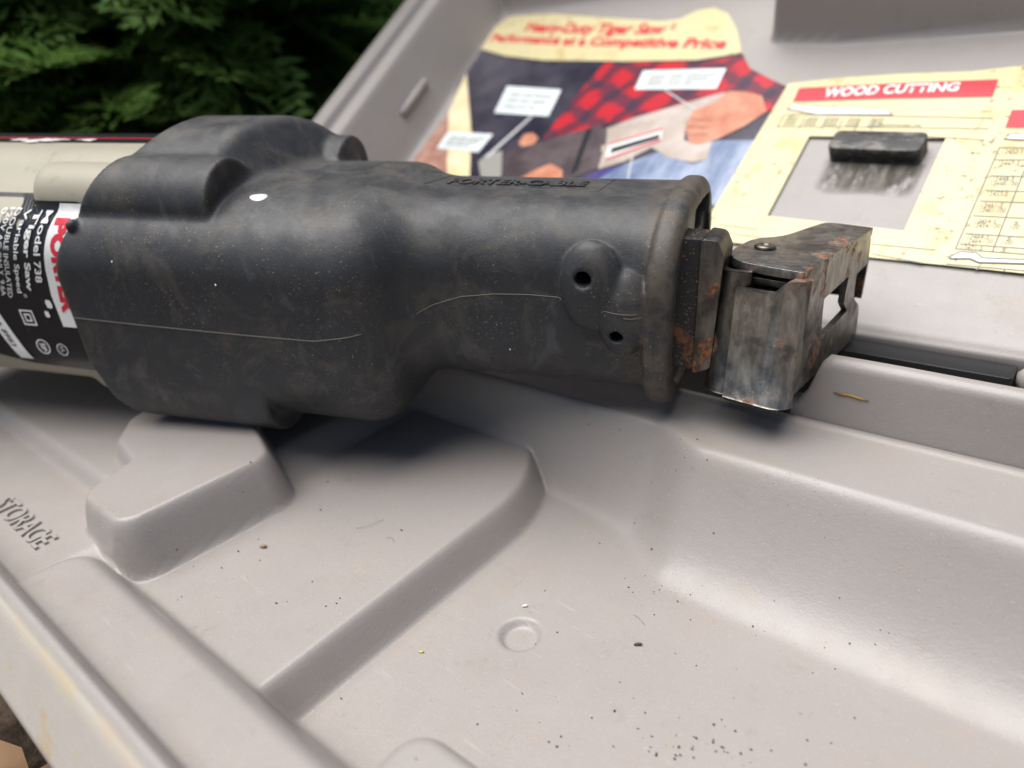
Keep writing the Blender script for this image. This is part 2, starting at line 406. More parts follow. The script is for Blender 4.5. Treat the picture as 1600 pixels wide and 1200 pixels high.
# ---------------- lid, leaning back behind the hinge ----------------
LE = np.array([0, 25.4, 4.4]); LB = np.array([0, .865, .502]); LN = np.array([0, -.502, .865])
def lidp(a, b, h=0.0):
    a, b, h = np.broadcast_arrays(np.asarray(a, float), b, h)
    return LE+a[..., None]*np.array([1., 0, 0])+b[..., None]*LB+h[..., None]*LN
def lid_h(a, b):
    ac = -35.3-.16*b                                  # foot of the left wall
    h = 0.02*snoise(a, b, 21, .4)*0
    d = a-ac+.35
    h = smax(h, smin(4.3, -d*3.3, .5), .7)
    h = smax(h, smin(4.95, -(d+1.55)*6, .35), .2)      # outer lip
    h = smax(h, smin(5.0, (b-24.3)*2.6, .6), .9)       # far wall
    d2 = sdpoly(a, b, [(-16.2, 18.3), (-13, 17.8), (12, 17.5), (12, 40), (-18.2, 40)], .6)
    h = smax(h, smin(5.0, -d2*4.5, .7), .3)            # raised pocket
    d3 = sdrect(a, b, 7.5, 30, -5, 60, 1.0)
    h = smax(h, smin(4.6, -d3*3.5, .6), .6)
    h = h-.16*sst((.42-b)/.4)
    return h
def lid():
    A = np.concatenate([np.linspace(-39.2, -33.5, 90), np.linspace(-33.4, 9, 340)]); B = np.linspace(0, 31, 240)
    a, b = np.meshgrid(A, B, indexing='ij')
    a = a-.16*b*sst((-22-a)/10)                        # grid lines follow the foot of the left wall
    P = lidp(a, b, lid_h(a, b))
    lo = lidp(a, b, -.9)
    P = np.concatenate([lo[:, :1], P, lo[:, -1:]], 1); q = np.concatenate([lo[:, :1], lo, lo[:, -1:]], 1)
    P = np.concatenate([q[:1], P, q[-1:]], 0)
    V, F = gridmesh(P); o = obj('lid', V, F, M['lid'], case)
    # short moulded rib on the inner side of the left wall
    path = [lidp(-35.3-.16*b_-.35-.52, b_, 2.0) for b_ in (10.2, 13.6)]
    V, F = tube([path[0]+(path[1]-path[0])*t for t in (-.02, .0, .5, 1, 1.02)], [.06, .22, .24, .22, .06], 12); obj('wall_rib', V, F, M['lid'], o)
    return o
LID = lid()
# black foam pad in the window of the label, with a dark smear below it
V, F = prism(rounded([(-10.75, 8.75), (-7.15, 8.6), (-7.1, 9.75), (-10.7, 9.9)], .28), lambda a, b, c: lidp(a, b, c), -.05, .75, .14)
def dirty_black():
    n = N('scuffed_black_foam'); c = n.mix(n.noise(2, 6, .7, .45, .7, n.stretch((.4, 1, 1))), (.012, .012, .013), (.19, .175, .15))
    n.bump((n.noise(6, 4), .3, .06)); return n.out(c, .5)
obj('foam_pad', V, F, dirty_black(), case)

# ---------------- printed label glued into the lid ----------------
LP = dict(
photo=[(-35.13,2.46),(-36.34,7.43),(-36.83,12.84),(-38.69,17.34),(-39.22,20.1),(-35.8,18.76),(-31.87,17.86),(-25.25,17.05),(-20.4,16.67),(-17.94,16.95),(-16.96,15.58),(-15.61,14.69),(-14.22,13.86),(-14.48,10.55),(-14.49,5.0),(-14.6,3.41),(-14.58,1.7),(-19.5,0.93)],
banner=[(-39.46,20.41),(-39.42,22.41),(-38.56,23.58),(-34.29,23.15),(-29.01,21.86),(-24.62,20.77),(-23.35,20.8),(-22.57,21.49),(-21.54,21.59),(-20.3,20.76),(-19.13,19.13),(-17.89,16.88),(-20.36,16.56),(-25.14,16.9),(-31.79,17.73),(-35.69,18.61),(-39.09,19.89)],
brick=[(-36.06,4.12),(-36.38,7.62),(-36.82,12.82),(-33.74,8.82),(-30.68,4.56)],
post=[(-36.82,12.82),(-37.63,15.12),(-38.19,16.99),(-33.14,10.62),(-29.05,4.69),(-30.72,4.55)],
shirt=[(-26.56,17.01),(-21.39,16.58),(-19.07,16.52),(-17.87,16.75),(-16.95,15.59),(-15.6,14.7),(-14.64,14.08),(-15.42,13.3),(-17.37,13.79),(-20.34,12.52),(-21.45,12.13),(-23.23,11.18),(-24.99,10.59),(-26.3,9.98),(-27.18,10.29),(-27.13,12.51),(-26.9,15.13)],
jeans=[(-19.11,9.11),(-20.59,8.18),(-21.83,6.68),(-22.68,5.03),(-15.56,5.62),(-14.33,5.72),(-14.31,7.59),(-14.49,10.04),(-16.79,10.03),(-16.31,8.66),(-16.9,8.3)],
trouser=[(-23.3,6.6),(-21.45,7.87),(-20.45,8.18),(-21.44,7.06),(-22.11,5.6),(-23.37,5.15)],
sawbody=[(-23.3,10.88),(-22.0,11.75),(-20.34,12.52),(-17.72,13.67),(-17.28,13.72),(-17.04,13.44),(-17.55,12.66),(-18.59,12.33),(-18.59,11.3),(-18.14,10.02),(-17.56,9.76),(-16.6,9.94),(-16.31,8.66),(-16.95,8.4),(-18.4,8.74),(-19.68,9.43),(-20.69,8.35),(-21.96,7.72)],
sawboot=[(-29.38,8.91),(-26.43,10.18),(-23.89,11.22),(-23.1,10.82),(-22.61,9.81),(-22.03,7.85),(-23.66,6.67),(-27.54,6.45)],
band=[(-24.5,10.89),(-24.16,10.99),(-23.22,7.52),(-23.48,7.23)],
stripe=[(-22.34,9.58),(-19.71,10.79),(-19.4,9.98),(-21.91,8.46)],
stripein=[(-21.99,9.32),(-19.66,10.42),(-19.53,10.05),(-21.87,8.87)],
hand=[(-17.37,13.79),(-16.43,13.67),(-15.42,13.3),(-14.72,12.11),(-15.38,11.07),(-16.33,10.12),(-17.25,9.64),(-17.79,9.85),(-18.49,10.93),(-18.68,12.23),(-17.76,12.86)],
cuff=[(-15.42,13.3),(-14.42,13.79),(-14.13,13.32),(-14.27,12.62),(-14.71,12.07)],
lhand=[(-27.03,6.48),(-26.13,7.49),(-25.3,8.05),(-24.19,7.57),(-23.66,6.67)],
thumb=[(-28.72,9.76),(-28.76,10.5),(-28.21,10.65),(-27.47,10.18),(-27.5,9.66),(-28.22,9.39)],
clamp=[(-30.68,8.03),(-30.43,8.78),(-29.45,9.01),(-28.12,6.91),(-28.83,6.47),(-29.65,6.83)],
call1=[(-33.21,15.22),(-28.44,14.56),(-27.94,12.1),(-32.55,12.57)],
call2=[(-35.26,10.75),(-31.19,10.5),(-31.25,8.83),(-35.06,9.13)],
call3=[(-23.42,15.9),(-18.26,15.65),(-18.12,13.98),(-23.13,14.23)],
lead1=[(-29.34,12.13),(-29.11,12.13),(-30.14,8.36),(-30.44,8.46)],
lead2=[(-21.19,14.05),(-21.04,14.04),(-18.53,12.38),(-18.61,12.31)],
lead3=[(-20.49,8.81),(-20.41,8.81),(-19.56,6.47),(-19.64,6.47)],
callB=[(-21.87,6.77),(-17.41,6.81),(-17.32,5.96),(-21.82,5.88)],
t1=[(-36.18,22.54),(-23.28,20.33),(-23.14,18.86),(-35.53,20.95)],
t2=[(-38.92,21.62),(-19.29,18.34),(-18.99,17.04),(-38.29,20.27)],
panel=[(-14.42,14.13),(-12.25,14.36),(-9.57,14.42),(-6.73,14.35),(-4.93,14.58)],
red=[(-13.77,13.73),(-9.38,13.74),(-5.63,13.72),(-5.59,12.6),(-9.91,12.67),(-13.69,12.69)],
wood=[(-12.42,13.61),(-6.95,13.61),(-6.86,13.02),(-12.32,12.92)],
blade1=[(-13.79,12.17),(-13.51,12.46),(-12.87,12.32),(-9.7,11.96),(-9.3,11.88),(-9.0,11.57),(-12.28,11.71),(-13.04,11.97)],
ln=[[(-13.75,11.79),(-5.27,11.28)],[(-13.81,10.91),(-5.27,10.66)],[(-7.35,10.2),(-5.25,9.99)],[(-13.74,11.75),(-13.76,10.91)],[(-12.74,11.55),(-12.7,10.75)],[(-11.73,11.45),(-11.7,10.68)],[(-10.96,11.3),(-10.97,10.64)],[(-10.25,11.24),(-10.26,10.6)],[(-9.62,11.27),(-9.59,10.63)],[(-7.56,4.12),(-5.4,4.09)],[(-7.4,3.63),(-5.62,3.42)],[(-13.9,4.48),(-12.04,4.37)],[(-13.77,4.05),(-11.25,3.92)]],
rec=[(-9.37,11.09),(-7.75,11.01),(-7.71,10.8),(-9.33,10.85)],
red2=[(-4.75,11.76),(-4.2,11.72),(-4.11,10.65),(-4.74,10.69)],
blade2=[(-4.64,10.03),(-4.44,10.33),(-3.63,10.27),(-3.57,9.94)],
tab=[[(-4.67,9.55),(-3.23,9.54)],[(-4.66,8.88),(-3.1,8.9)],[(-4.61,7.99),(-2.92,8.0)],[(-4.6,7.21),(-2.77,7.23)],[(-4.64,6.65),(-2.66,6.68)],[(-4.66,5.89),(-2.51,5.9)],[(-4.7,4.99),(-2.33,5.02)],[(-4.73,4.47),(-2.22,4.48)],[(-4.8,4.22),(-2.17,4.22)],[(-4.67,9.55),(-4.8,4.22)],[(-3.62,8.32),(-3.68,4.2)],[(-4.9,3.47),(-2.04,3.57)],[(-3.9,3.52),(-3.94,3.32)],[(-3.13,3.5),(-3.16,3.35)]],
n_a=[(-4.52,9.46),(-3.85,9.45),(-3.85,9.19),(-4.51,9.2)],
n_b=[(-4.51,8.81),(-3.85,8.81),(-3.84,8.55),(-4.5,8.54)],
n_c1=[(-4.48,7.94),(-3.83,7.95),(-3.83,7.73),(-4.48,7.72)],
n_c2=[(-4.49,7.69),(-3.68,7.72),(-3.68,7.5),(-4.49,7.47)],
n_d=[(-4.48,7.16),(-3.85,7.18),(-3.85,6.94),(-4.48,6.92)],
n_e1=[(-4.52,6.55),(-3.88,6.59),(-3.87,6.34),(-4.51,6.31)],
n_e2=[(-4.51,6.31),(-3.73,6.35),(-3.73,6.12),(-4.51,6.07)],
n_f1=[(-4.52,5.75),(-3.89,5.79),(-3.89,5.56),(-4.52,5.51)],
n_f2=[(-4.53,5.51),(-3.72,5.58),(-3.72,5.35),(-4.53,5.28)],
n_g1=[(-4.57,4.95),(-3.93,5.01),(-3.94,4.8),(-4.57,4.74)],
n_g2=[(-4.57,4.74),(-3.77,4.82),(-3.76,4.6),(-4.57,4.52)],
n_h=[(-4.63,4.41),(-4.0,4.47),(-4.0,4.26),(-4.63,4.19)],
n_i1=[(-3.35,5.73),(-3.22,5.72),(-3.23,5.55),(-3.36,5.56)],
n_i2=[(-3.43,5.55),(-3.14,5.56),(-3.15,5.35),(-3.43,5.34)],
n_j1=[(-3.4,4.97),(-3.27,4.96),(-3.28,4.79),(-3.41,4.8)],
n_j2=[(-3.48,4.79),(-3.19,4.8),(-3.2,4.62),(-3.49,4.61)],
n_k=[(-3.43,4.41),(-3.3,4.41),(-3.32,4.25),(-3.44,4.25)],
blade3=[(-4.89,3.78),(-4.63,4.07),(-4.13,4.09),(-3.89,3.87),(-2.35,3.98),(-2.32,3.81),(-3.96,3.66),(-4.25,3.8),(-4.81,3.72)],
pad=[(-10.94,9.65),(-7.27,9.63),(-6.83,6.82),(-10.31,7.0)],
padblk=[(-10.96,8.91),(-7.23,8.64),(-7.12,9.63),(-10.97,9.98)])
def plaid():
    n = N('print_plaid'); x, y, z = n.xyz(n.stretch((1, 1, 1)))
    def stripes(co, per, lo, hi, off=0.0):
        w = n.math('SINE', n.math('ADD', n.math('MULTIPLY', co, 6.283/per), off)); return n.ramp(w, lo, hi)
    wv = n.math('MULTIPLY', n.noise(.7, 3), 1.6); x = n.math('ADD', x, wv); y = n.math('ADD', y, n.math('MULTIPLY', n.noise(1.1, 3), 1.3))
    p = n.math('ADD', n.math('MULTIPLY', x, .8), n.math('MULTIPLY', y, -.5)); q = n.math('ADD', n.math('MULTIPLY', x, .45), n.math('MULTIPLY', y, .9))
    c = n.mix(n.noise(.8, 3), (.42, .018, .03), (.55, .03, .045))
    c = n.mix(n.math('MULTIPLY', stripes(p, 1.9, -.1, .7), .75), c, (.035, .03, .05))
    c = n.mix(n.math('MULTIPLY', stripes(q, 1.9, -.1, .8), .75), c, (.035, .035, .06))
    return n.out(c, .25)
def cream_paper():
    n = N('print_cream')
    c = n.mix(n.noise(.3, 4), (.60, .52, .27), (.68, .60, .36))
    sp = n.math('MULTIPLY', n.noise(2.8, 4, .75, .58, .63), n.noise(.24, 3, .5, .50, .58))
    c = n.mix(n.math('MULTIPLY', sp, .85), c, (.09, .055, .02))
    br = n.math('MULTIPLY', n.noise(.9, 4, .6, .52, .66), n.noise(.22, 2, .5, .44, .56))
    c = n.mix(n.math('MULTIPLY', br, .38), c, (.42, .25, .05))
    return n.out(c, .34)
def shade(name, c1, c2, scale=.8, rough=.25, st=(1, 1, 1)):
    n = N(name); return n.out(n.mix(n.noise(scale, 4, .6, .3, .7, n.stretch(st)), c1, c2), rough)
PM = dict(cream=cream_paper(), plaid=plaid(), dark=shade('print_dark', (.022, .02, .035), (.075, .068, .09), .3),
          brick=shade('print_brick', (.30, .14, .10), (.45, .26, .20), 1.2), post=shade('print_post', (.70, .56, .30), (.85, .75, .50), .6),
          jeans=shade('print_jeans', (.10, .14, .25), (.34, .39, .50), .7, .25, (1, .35, .35)), trouser=shade('print_trouser', (.05, .04, .16), (.09, .08, .25)),
          beige=shade('print_beige', (.40, .33, .28), (.55, .47, .42), .6), boot=shade('print_boot', (.06, .045, .05), (.12, .095, .10), .5),
          skin=shade('print_skin', (.46, .17, .10), (.60, .29, .19), .7), line=shade('print_line', (.20, .19, .13), (.26, .24, .16)),
          blade=shade('print_blade', (.70, .72, .76), (.80, .81, .82)), note=shade('print_note', (.66, .74, .74), (.78, .82, .80)), ink=shade('print_ink', (.10, .10, .08), (.13, .12, .10)))
LAYER = .03
wav = lambda a, b: .05*snoise(a, b, 33, .45)+.05
def lay(a, b, lift): return lidp(a, b, lift+wav(np.asarray(a, float), np.asarray(b, float)))
def densify(polys, step=1.2):
    """fill flat outlines with a mesh fine enough to follow the paper's waves"""
    bm = bmesh.new()
    for p in polys:
        q = []
        for i in range(len(p)):
            a, b = np.array(p[i]), np.array(p[(i+1) % len(p)]); k = max(1, int(np.hypot(*(b-a))/step))
            q += [tuple(a+(b-a)*t/k) for t in range(k)]
        f = bm.faces.new([bm.verts.new((x, y, 0)) for x, y in q])
        if f.normal.z < 0 or True: f.normal_update()
        if f.normal.z < 0: f.normal_flip()
    bmesh.ops.triangulate(bm, faces=bm.faces)
    for _ in range(3):
        es = [e for e in bm.edges if e.calc_length() > step*1.6]
        if not es: break
        bmesh.ops.subdivide_edges(bm, edges=es, cuts=1); bmesh.ops.triangulate(bm, faces=[f for f in bm.faces if len(f.verts) > 3])
    bm.verts.index_update()
    V = np.array([v.co[:] for v in bm.verts]); F = [[v.index for v in f.verts] for f in bm.faces]; bm.free(); return V, F
label = None
def piece(name, polys, mat, level, parent=None):
    if not isinstance(polys[0][0], (tuple, list)): polys = [polys]
    V, F = densify(polys)
    return obj(name, lay(V[:, 0], V[:, 1], .02+level*LAYER*.5), F, mat, parent if parent is not None else label)
def strokes(name, segs, w, mat, level):
    ps = []
    for (p, q) in segs:
        p, q = np.array(p), np.array(q); d = (q-p)/np.linalg.norm(q-p); nn = np.array([-d[1], d[0]])*w/2
        ps.append([tuple(p+nn), tuple(p-nn), tuple(q-nn), tuple(q+nn)])
    return piece(name, ps, mat, level)
def words(name, s, quad, mat, level, bold=0.0, shear=0.0, sag=0.0):
    V, F, w = text_mesh(s, bold, shear, 0, .4)
    TL, TR, BR, BL = (np.array(q) for q in quad)
    s_, t = (V[:, 0]/w)[:, None], V[:, 1][:, None]
    P = (BL*(1-s_)+BR*s_)*(1-t)+(TL*(1-s_)+TR*s_)*t
    P[:, 1] -= sag*4*s_[:, 0]*(1-s_[:, 0])
    return obj(name, lay(P[:, 0], P[:, 1], .02+level*LAYER*.5), F, mat, label)
# the sheet: photo part, then the cream panel with its window
label = obj('instruction_label', *(lambda V, F: (lay(V[:, 0], V[:, 1], .02), F))(*densify([LP['photo']])), PM['dark'], case)
piece('brick_print', LP['brick'], PM['brick'], 1); piece('post_print', LP['post'], PM['post'], 1.5)
piece('shirt_print', LP['shirt'], PM['plaid'], 1); piece('trouser_print', LP['trouser'], PM['trouser'], 1)
piece('jeans_print', LP['jeans'], PM['jeans'], 1.5)
piece('saw_print', LP['sawbody'], PM['beige'], 2); piece('boot_print', LP['sawboot'], PM['boot'], 2); piece('boot_band_print', LP['band'], M['navy'], 3)
piece('stripe_print', LP['stripe'], M['white'], 3); piece('stripe_lettering_print', LP['stripein'], M['navy'], 4)
strokes('red_line_print', [(LP['stripe'][0], LP['stripe'][1]), (LP['stripe'][3], LP['stripe'][2])], .14, M['red'], 4)
piece('hand_print', LP['hand'], PM['skin'], 3); piece('cuff_print', LP['cuff'], PM['plaid'], 3); piece('hand_print', LP['lhand'], PM['skin'], 3)
piece('thumb_print', LP['thumb'], PM['skin'], 3); piece('blade_clamp_print', LP['clamp'], M['grey'], 3)
Hq = np.array(LP['hand'])
strokes('finger_line_print', [((-18.5, 11.6), (-17.2, 11.55)), ((-18.45, 11.0), (-17.1, 10.95)), ((-18.1, 10.4), (-17.0, 10.4))], .09, PM['brick'], 4)
for k in ('lead1', 'lead2', 'lead3'): piece('leader_line_print', LP[k], M['sil'], 4)
for k in ('call1', 'call2', 'call3', 'callB'):
    piece('callout_print', LP[k], PM['note'], 4)
    TL, TR, BR, BL = (np.array(q) for q in LP[k]); sg = []
    for r_, e in ((.30, .92), (.52, .86), (.74, .7)):
        p = TL+(BL-TL)*r_; q = TR+(BR-TR)*r_
        for a_, b_ in ((.12, .34), (.37, .55), (.58, e)): sg.append((tuple(p+(q-p)*a_), tuple(p+(q-p)*b_)))
    strokes('callout_lines_print', sg, .17, M['grey'], 5)
piece('banner_print', LP['banner'], PM['cream'], 4)
def lerp(p, q, t): return (p[0]+(q[0]-p[0])*t, p[1]+(q[1]-p[1])*t)
q_ = LP['t1']; ru, rl = lerp(q_[0], q_[1], .955), lerp(q_[3], q_[2], .955)
words('banner_lettering', 'Heavy-Duty Tiger Saw', [q_[0], ru, rl, q_[3]], M['red'], 5, .035, .25, .05)
words('banner_lettering', '\u00ae', [lerp(q_[0], q_[1], .972), q_[1], lerp(q_[1], q_[2], .45), lerp(lerp(q_[0], q_[1], .972), lerp(q_[3], q_[2], .972), .45)], M['red'], 5, 0, 0, 0)
words('banner_lettering', 'Performance at a Competitive Price', LP['t2'], M['red'], 5, .035, .25, .12)
PX = 7.0
hole = [(-12.05, 10.25), (-6.62, 10.1), (-6.68, 4.92), (-12.03, 5.2)]
pt = LP['panel']+[(-1, 14.5), (PX, 14.3)]
piece('cream_panel_print', [
    [(-14.58, 3.55), (-12.03, 3.52), hole[3], hole[0], (-12.25, 14.36), (-14.42, 14.13), (-14.5, 9)],
    [hole[0], hole[1], (-6.73, 14.35), (-9.57, 14.42), (-12.25, 14.36)],
    [(-12.03, 3.52), (-6.68, 3.45), hole[2], hole[3]],
    [(-6.68, 3.45), (PX, 3.2), (PX, 14.3), (-1, 14.5), (-4.93, 14.58), (-6.73, 14.35), hole[1], hole[2]]], PM['cream'], 5)
piece('red_heading_print', LP['red'], M['red'], 6)
words('heading_lettering', 'WOOD CUTTING', LP['wood'], M['white'], 7, .03, .2, -.03)
piece('saw_blade_print', LP['blade1'], PM['blade'], 7)
strokes('blade_outline_print', [(LP['blade1'][i], LP['blade1'][(i+1) % 8]) for i in range(8)], .05, PM['line'], 8)
for s_ in LP['ln']: strokes('table_rule_print', [s_], .06, PM['line'], 6)
words('column_lettering', 'Recommended Use', LP['rec'], PM['ink'], 6)
sg = []
for i in range(5):
    x0 = -13.65+i*.93
    for r_ in range(3): sg.append(((x0+.1, 11.5-r_*.2-i*.05), (x0+.68, 11.48-r_*.2-i*.05)))
strokes('column_lines_print', sg, .09, PM['line'], 6)
piece('red_heading_print', [(-4.75, 11.76), (PX-.5, 11.6), (PX-.5, 10.5), (-4.74, 10.69)], M['red'], 6)
piece('saw_blade_print', [(-4.64, 10.03), (-4.44, 10.33), (-3.63, 10.27), (3, 10.1), (3, 9.7), (-3.57, 9.94)], PM['blade'], 7)
strokes('blade_outline_print', [((-4.64, 10.03), (-4.44, 10.33)), ((-4.44, 10.33), (3, 10.1)), ((-3.57, 9.94), (3, 9.7)), ((-4.64, 10.03), (-3.57, 9.94))], .05, PM['line'], 8)
tb = []
for p, q in LP['tab'][:9]: d = (q[1]-p[1])/(q[0]-p[0]); tb.append((p, (2.0, p[1]+d*(2.0-p[0])*.3)))
tb += LP['tab'][9:11]+[((-1.6, 9.5), (-1.6, 4.3)), ((.2, 9.5), (.2, 4.3))]+[((-4.9, 3.47), (2, 3.5))]+LP['tab'][12:]
for s_ in tb: strokes('table_rule_print', [s_], .05, PM['ink'], 6)
for k, t in dict(a='12452-5', b='12447-5', c1='12448-5', c2='12448-100', d='12453-5', e1='12461-5', e2='12461-100', f1='12454-5', f2='12454-100', g1='12464-5', g2='12464-100', h='12471-5',
                 i1='5', i2='100', j1='5', j2='100', k='5').items():
    words('table_lettering', t, LP['n_'+k], PM['ink'], 6)
piece('saw_blade_print', [(x if x > -2.4 else x, y) for x, y in LP['blade3']], PM['blade'], 7)
strokes('blade_outline_print', [(LP['blade3'][i], LP['blade3'][(i+1) % 9]) for i in range(9)], .05, PM['ink'], 8)
# rubbed-in dark smear on the lid under the pad
def smear():
    n = N('dark_smear'); t = n.t
    c = n.mix(n.noise(1.2, 6, .7, .35, .65, n.stretch((3, .4, .4))), (.05, .045, .035), (.16, .145, .12))
    a = n.noise(.9, 6, .7, .30, .52, n.stretch((1.2, .6, .6)))
    return n.out(c, .6, 0, .3, Alpha=n.math('MULTIPLY', a, n.math('MULTIPLY', n.math('MULTIPLY', n.ramp(n.xyz()[0], 8.0, 9.0), n.ramp(n.xyz()[0], 12.2, 11.6)), n.ramp(n.xyz()[1], 19.1, 20.0))))
V, F = densify([[(-10.9, 8.9), (-10.95, 7.2), (-10.2, 6.75), (-8.6, 6.9), (-6.95, 6.7), (-6.9, 8.7)]], .6)
obj('grease_smear', lidp(V[:, 0], V[:, 1], .03), F, smear(), case)

# ---------------- the saw ----------------
SO = np.array([-11.03, 19.90, 8.37])
SU = np.array([.90944, .41007, -.06897]); SU /= np.linalg.norm(SU)
SV = np.array([.0843, -.0194, .99625]); SV -= SU*(SV@SU); SV /= np.linalg.norm(SV)
SW = np.cross(SV, SU); SW = SW if SW[1] > 0 else -SW
def sawp(u, v=None, w=None):
    if v is None: u, v, w = u[..., 0], u[..., 1], u[..., 2]
    u, v, w = np.broadcast_arrays(np.asarray(u, float), v, w)
    return SO+u[..., None]*SU+v[..., None]*SV+w[..., None]*SW
def rr2(a, b, ha, hb, r):
    qa, qb = np.abs(a)-ha+r, np.abs(b)-hb+r
    return np.minimum(np.maximum(qa, qb), 0)+np.hypot(np.maximum(qa, 0), np.maximum(qb, 0))-r
def ext(d2, u, u0, u1, r):
    q = np.abs(u-(u0+u1)/2)-(u1-u0)/2+r; d = d2+r
    return np.minimum(np.maximum(d, q), 0)+np.hypot(np.maximum(d, 0), np.maximum(q, 0))-r
def ell(x, y, z, a, b, c):
    k0 = np.sqrt((x/a)**2+(y/b)**2+(z/c)**2); k1 = np.sqrt((x/a/a)**2+(y/b/b)**2+(z/c/c)**2)+1e-6
    return k0*(k0-1)/k1
BUMPS = ((-2.02, -.06, .95, 1.38), (-1.08, -.85, .78, 1.34))
HOLES = ((-2.18, .33, .24), (-1.21, -1.39, .20))
def boot_sdf(P):
    u, v, w = P[..., 0], P[..., 1], P[..., 2]
    body = ext(rr2(v+1.75, w, 3.8, 4.5, 2.1), u, -26, -8.2, 1.4)
    nose = ext(rr2(v+1.02, w, 3.0, 2.92, 1.9), u-.12*w, -13.5, .4, .3)
    d = smin(body, nose, 1.25)
    # dome on the upper side, sloping down towards the nose
    hump = rr2(v-.2, w-.3, 3.9, 3.0, 2.0)
    top = v-4.0+.10*(w-.9)**2+.09*np.maximum(-17.2-u, 0)**2.0
    front = (v-2.0)*.56+(u+12.75-.34*np.clip(w-1, -4, 2))*.83
    hump = smax(smax(hump, top*.85, .35), front, .28)
    d = smin(d, hump, .35)
    for (vv, ww, r, u0, u1) in ((1.92, -2.25, 1.36, -30, -13.95), (1.6, 2.9, 1.35, -30, -12.2), (-4.55, -2.85, 1.62, -30, -12.9), (-4.55, 2.9, 1.62, -30, -12.9)):
        b = ext(np.hypot(v-vv, w-ww)-r, u-.05*(v-vv), u0, u1, .12)
        d = smin(d, b, .18)
    # flange round the nose, cut a little askew
    us = u-.12*w
    fl = ext(rr2(v+1.2, w, 3.36, 3.38, 2.5), us, -.12, .72, .33)
    d = smin(d, fl, .07)
    d = np.maximum(d, -ext(rr2(v+1.2, w, 2.72, 2.72, 2.0), us, .52, 4, .12))
    d = np.maximum(d, -ext(rr2(v-.9, w-1.5, .55, .70, .3), us, -.3, 4, .1))
    for cu, cv, hu, hv in BUMPS:
        d = smin(d, ell(u-cu, v-cv, w+2.95, hu, hv, .60), .10)
    for cu, cv, r in HOLES:
        d = np.maximum(d, -np.maximum(np.hypot(u-cu, v-cv)-r, w+1.9))
    d = smin(d, np.sqrt((u+19.05)**2+(v-1.45)**2+(w+3.95)**2)-.22, .1)
    # open rear end
    return smax(d, -(u+19.9-.30*np.maximum(v+.3, 0)**1.5-.30*np.maximum(-v-3.4, 0)**1.4), .14)
def housing_sdf(P):
    u, v, w = P[..., 0], P[..., 1], P[..., 2]
    d = ext(rr2(v+1.5, w, 3.62, 4.2, 1.9), u, -34, -18, .5)
    d = smin(d, ext(rr2(v+1.35, w-.7, 4.5, 2.4, 1.3), u, -34, -18, .5), 1.3)
    for vv in (1.95, -4.6):
        d = smin(d, ext(np.hypot(v-vv, w+2.3)-1.12, u, -21.0 if vv > 0 else -21.3, -17, .25), .2)
    return d
def mesh_sdf(fn, lo, hi, h):
    lo = np.array(lo, float); n = np.ceil((np.array(hi)-lo)/h).astype(int)+1
    g = np.empty(n, np.float32)
    ax = [lo[i]+h*np.arange(n[i]) for i in range(3)]
    for i in range(0, n[0], 24):
        q = np.stack(np.meshgrid(ax[0][i:i+24], ax[1], ax[2], indexing='ij'), -1)
        g[i:i+24] = fn(q)
    grid = vdb.FloatGrid(background=float(3*h)); grid.copyFromArray(np.clip(g, -3*h, 3*h).astype(float))
    pts, quads = grid.convertToQuads(0.0)
    V = lo+np.asarray(pts, float)*h
    e = h*.05
    for _ in range(3):
        d = fn(V); G = np.stack([fn(V+np.eye(3)[k]*e)-fn(V-np.eye(3)[k]*e) for k in range(3)], -1)/(2*e)
        V = V-G*(np.clip(d, -h, h)/np.maximum((G*G).sum(-1), .3))[:, None]*.8
    F = np.asarray(quads)
    a, b, c = V[F[:, 0]], V[F[:, 1]], V[F[:, 2]]
    nrm = np.cross(b-a, c-a); cen = (a+c)/2; nl = nrm/(np.linalg.norm(nrm, axis=1)[:, None]+1e-12)
    flip = np.mean(fn(cen+nl*h*.6)-fn(cen-nl*h*.6)) < 0
    # the saw frame may be left-handed in the case's axes
    if np.dot(np.cross(SU, SV), SW) < 0: flip = not flip
    return V, (F[:, ::-1] if flip else F)
def drape(fn, P, axis, sgn, off=0.0, far=12.0):
    """slide points along one axis until they meet the surface, then lift them off it"""
    P = np.array(P, float); P[:, axis] = -sgn*far; hit = np.zeros(len(P), bool)
    for _ in range(70):
        P[:, axis] += sgn*np.clip(fn(P), -.3, 2)*.85
    if off:
        e = .03; G = np.stack([fn(P+np.eye(3)[k]*e)-fn(P-np.eye(3)[k]*e) for k in range(3)], -1)
        P += G/(np.linalg.norm(G, axis=1)[:, None]+1e-9)*off
    return P
base = SO-SV*4.3
saw = thing('reciprocating_saw', 'reciprocating saw with a dusty black rubber boot lying across the open case', 'power saw', tuple(base))
V, F = mesh_sdf(boot_sdf, (-21, -6.8, -5.2), (1.6, 4.8, 5.3), .10)
boot = obj('rubber_boot', sawp(V), F, M['rubber'], saw)
V, F = mesh_sdf(housing_sdf, (-34.6, -6.6, -4.8), (-17.5, 4.2, 4.8), .14)
hous = obj('motor_housing', sawp(V), F, M['cream'], saw)
def draped_patch(name, poly, fn, axis, sgn, off, mat, parent, step=.3):
    V, F = densify([poly], step)
    i, j = [k for k in range(3) if k != axis]
    P = np.zeros((len(V), 3)); P[:, i] = V[:, 0]; P[:, j] = V[:, 1]
    return obj(name, sawp(drape(fn, P, axis, sgn, off)), F, mat, parent)
